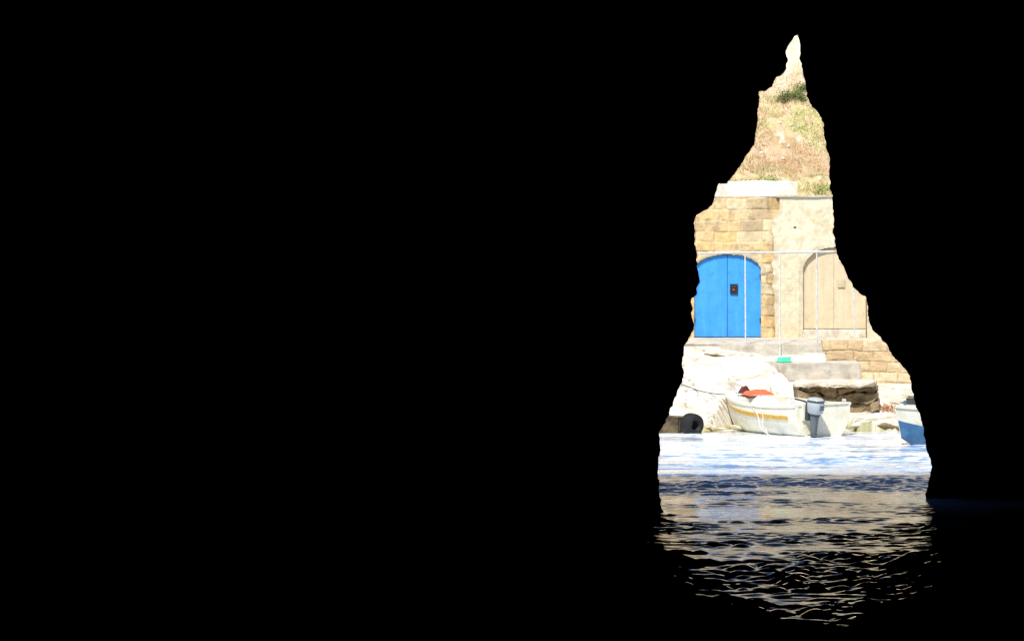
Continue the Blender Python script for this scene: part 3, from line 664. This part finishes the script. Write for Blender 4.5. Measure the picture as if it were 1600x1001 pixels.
lbox('clamp_bracket',.06,.2,-.12,.12,.42,.86,M_dark,OB,.02)
tube('tiller',[(.1,0,.82),(.35,.03,.88),(.6,.05,.9)],.022,M_dark,OB)
bm=bmesh.new(); bmesh.ops.create_cone(bm,cap_ends=True,segments=16,radius1=.04,radius2=.02,depth=.2,matrix=Matrix.Translation((-.12,0,-.28))@Matrix.Rotation(math.pi/2,4,'Y'))
for kk in range(3):
    a_=kk*2.094; c0=Vector((-.14,0,-.28)); d_=Vector((0,math.cos(a_),math.sin(a_))); e_=Vector((.5,-math.sin(a_)*.8,math.cos(a_)*.8)).normalized()
    vs=[bm.verts.new(c0+d_*r_+e_*w_) for r_,w_ in ((.03,-.02),(.08,-.05),(.12,-.01),(.12,.03),(.07,.05),(.03,.02))]; bm.faces.new(vs)
from_bm('propeller',bm,M_leg,OB)
tx_=bpy.data.curves.new('number','FONT'); tx_.body='20'; tx_.size=.17; tx_.extrude=.003; tx_.align_x='CENTER'
to=bpy.data.objects.new('number',tx_); COL.objects.link(to); me=bpy.data.meshes.new_from_object(to.evaluated_get(bpy.context.evaluated_depsgraph_get())); COL.objects.unlink(to); bpy.data.objects.remove(to)
me.materials.clear(); me.materials.append(M_dark); to=bpy.data.objects.new('number_marking',me); link(to,OB); to.location=(-.266,0,.71); to.rotation_euler=(math.radians(90),0,math.radians(-90))
def cloth(name,loc,size,m,label,cat,seed,rot=0,parent=None):
    xs=np.linspace(-1,1,26); X,Y=np.meshgrid(xs,xs,indexing='ij'); rad=np.maximum(np.abs(X),np.abs(Y))
    Z=(fbm(X*2+seed,Y*2,seed)-.3)*.35*(1-rad**4)+.22*(1-rad**2)
    Xo=X*size[0]*(1+.25*(fbm(Y*2+seed,X,2)-.5)); Yo=Y*size[1]*(1+.35*(fbm(X*2+seed,Y,3)-.5))
    o=grid(name,np.stack([Xo,Yo,Z*size[2]*3],-1),m); o.location=loc; o.rotation_euler=(0,0,rot); meta(o,label,cat); return o
def bw(x,y,z): return BT.matrix_basis@Vector((x,y,z))
cloth('life_jacket',bw(2.8,.05,.95),(.36,.28,.16),M_red,'orange red life jacket thrown on the foredeck of the boat','life jacket',3,.2)
cloth('bag',bw(3.25,.18,.98),(.17,.14,.19),M_maroon,'dark maroon bag lying on the bow of the boat','bag',5,.5)
cloth('tarpaulin',bw(2.1,.3,.62),(.45,.45,.32),M_inner,'crumpled white sheet inside the boat','sheet',2,.4)
b0=bw(4.1,0,.92)
def sag(a,b,n,d,j=0): 
    return [tuple(Vector(a).lerp(Vector(b),t)+Vector((j*math.sin(t*9),0,-d*4*t*(1-t)))) for t in np.linspace(0,1,n)]
meta(tube('mooring_rope',sag(b0,S(1062,598,54.6),24,.10),.014,M_ropedark),'dark mooring rope running from the bow up the rocks','rope')
meta(tube('rope',sag(bw(1.7,.99,.72),bw(.55,1.16,-.05),20,.1,.05),.014,M_rope),'pale rope hanging over the side of the boat','rope')
meta(tube('rope',sag(bw(1.3,.99,.70),bw(1.0,1.04,.1),14,.12,.03),.011,M_rope),'pale rope hanging over the side of the boat','rope')

bx,by,_=S(1398,0,46.3); hd=math.radians(213)
B2=empty('fishing_boat',(bx-4.35*math.cos(hd),by-4.35*math.sin(hd),0.02),hd); meta(B2,'small white fishing boat with blue lower hull and low cabin','boat')
b,s,k,pt=make_hull(B2,4.1,1.7,.72,.90,.66,M_white,M_inner,mlow=M_bblue,tw=.8,bow_rake=.25)
lbox('wheelhouse',2.4,3.78,-.27,.27,.62,1.12,M_white,B2,.05)
lbox('wheelhouse_window',3.77,3.795,-.2,.2,.92,1.06,M_glass,B2,.005)
lbox('wheelhouse_window',2.55,2.95,.265,.285,.88,1.06,M_glass,B2,.005)
lbox('wheelhouse_window',3.15,3.6,.265,.285,.88,1.06,M_glass,B2,.005)
lbox('wheelhouse_roof',2.3,3.86,-.32,.32,1.12,1.16,M_white,B2,.015)
bm=bmesh.new(); rr=[]
for t in np.linspace(.7,.97,10):
    e=pt(t,1,1,.03).y; x=pt(t,1,1).x; rr.append([bm.verts.new((x,e*q_,s(t)+.04*(1-q_*q_))) for q_ in np.linspace(-1,1,9)])
for i in range(9):
    for j in range(8): bm.faces.new((rr[i][j],rr[i][j+1],rr[i+1][j+1],rr[i+1][j]))
from_bm('foredeck',bm,M_white,B2)
lbox('bow_post',4.0,4.06,-.03,.03,.7,1.02,M_bblue,B2,.01)
cloth('net_heap',B2.matrix_basis@Vector((3.4,0,1.16)),(.16,.16,.26),M_dark,'dark heap of netting on the low cabin roof','net',4)

# ---------- LIGHT ----------
el=math.radians(53); az=math.radians(203)
d=Vector((math.sin(az)*math.cos(el),math.cos(az)*math.cos(el),math.sin(el)))
sl=bpy.data.lights.new('sun','SUN'); sl.energy=5; sl.angle=math.radians(.5); sl.color=(1,.97,.91)
so=bpy.data.objects.new('sun',sl); link(so); so.rotation_euler=d.to_track_quat('Z','Y').to_euler(); so.location=(0,0,60)
wd=bpy.data.worlds.new('World'); scene.world=wd; wd.use_nodes=True; nt=wd.node_tree
sky=nt.nodes.new('ShaderNodeTexSky'); sky.sky_type='NISHITA'; sky.sun_disc=False; sky.sun_elevation=el; sky.sun_rotation=az
nt.links.new(sky.outputs[0],nt.nodes['Background'].inputs[0]); nt.nodes['Background'].inputs[1].default_value=.15
cd=bpy.data.cameras.new('camera'); co=bpy.data.objects.new('camera',cd); link(co); co.location=(0,0,EYE); co.rotation_euler=(math.pi/2,0,0)
cd.lens=F/1600*36; cd.sensor_width=36; cd.clip_end=2000; cd.clip_start=.1
scene.camera=co
scene.view_settings.view_transform='Standard'; scene.view_settings.look='None'; scene.view_settings.exposure=0
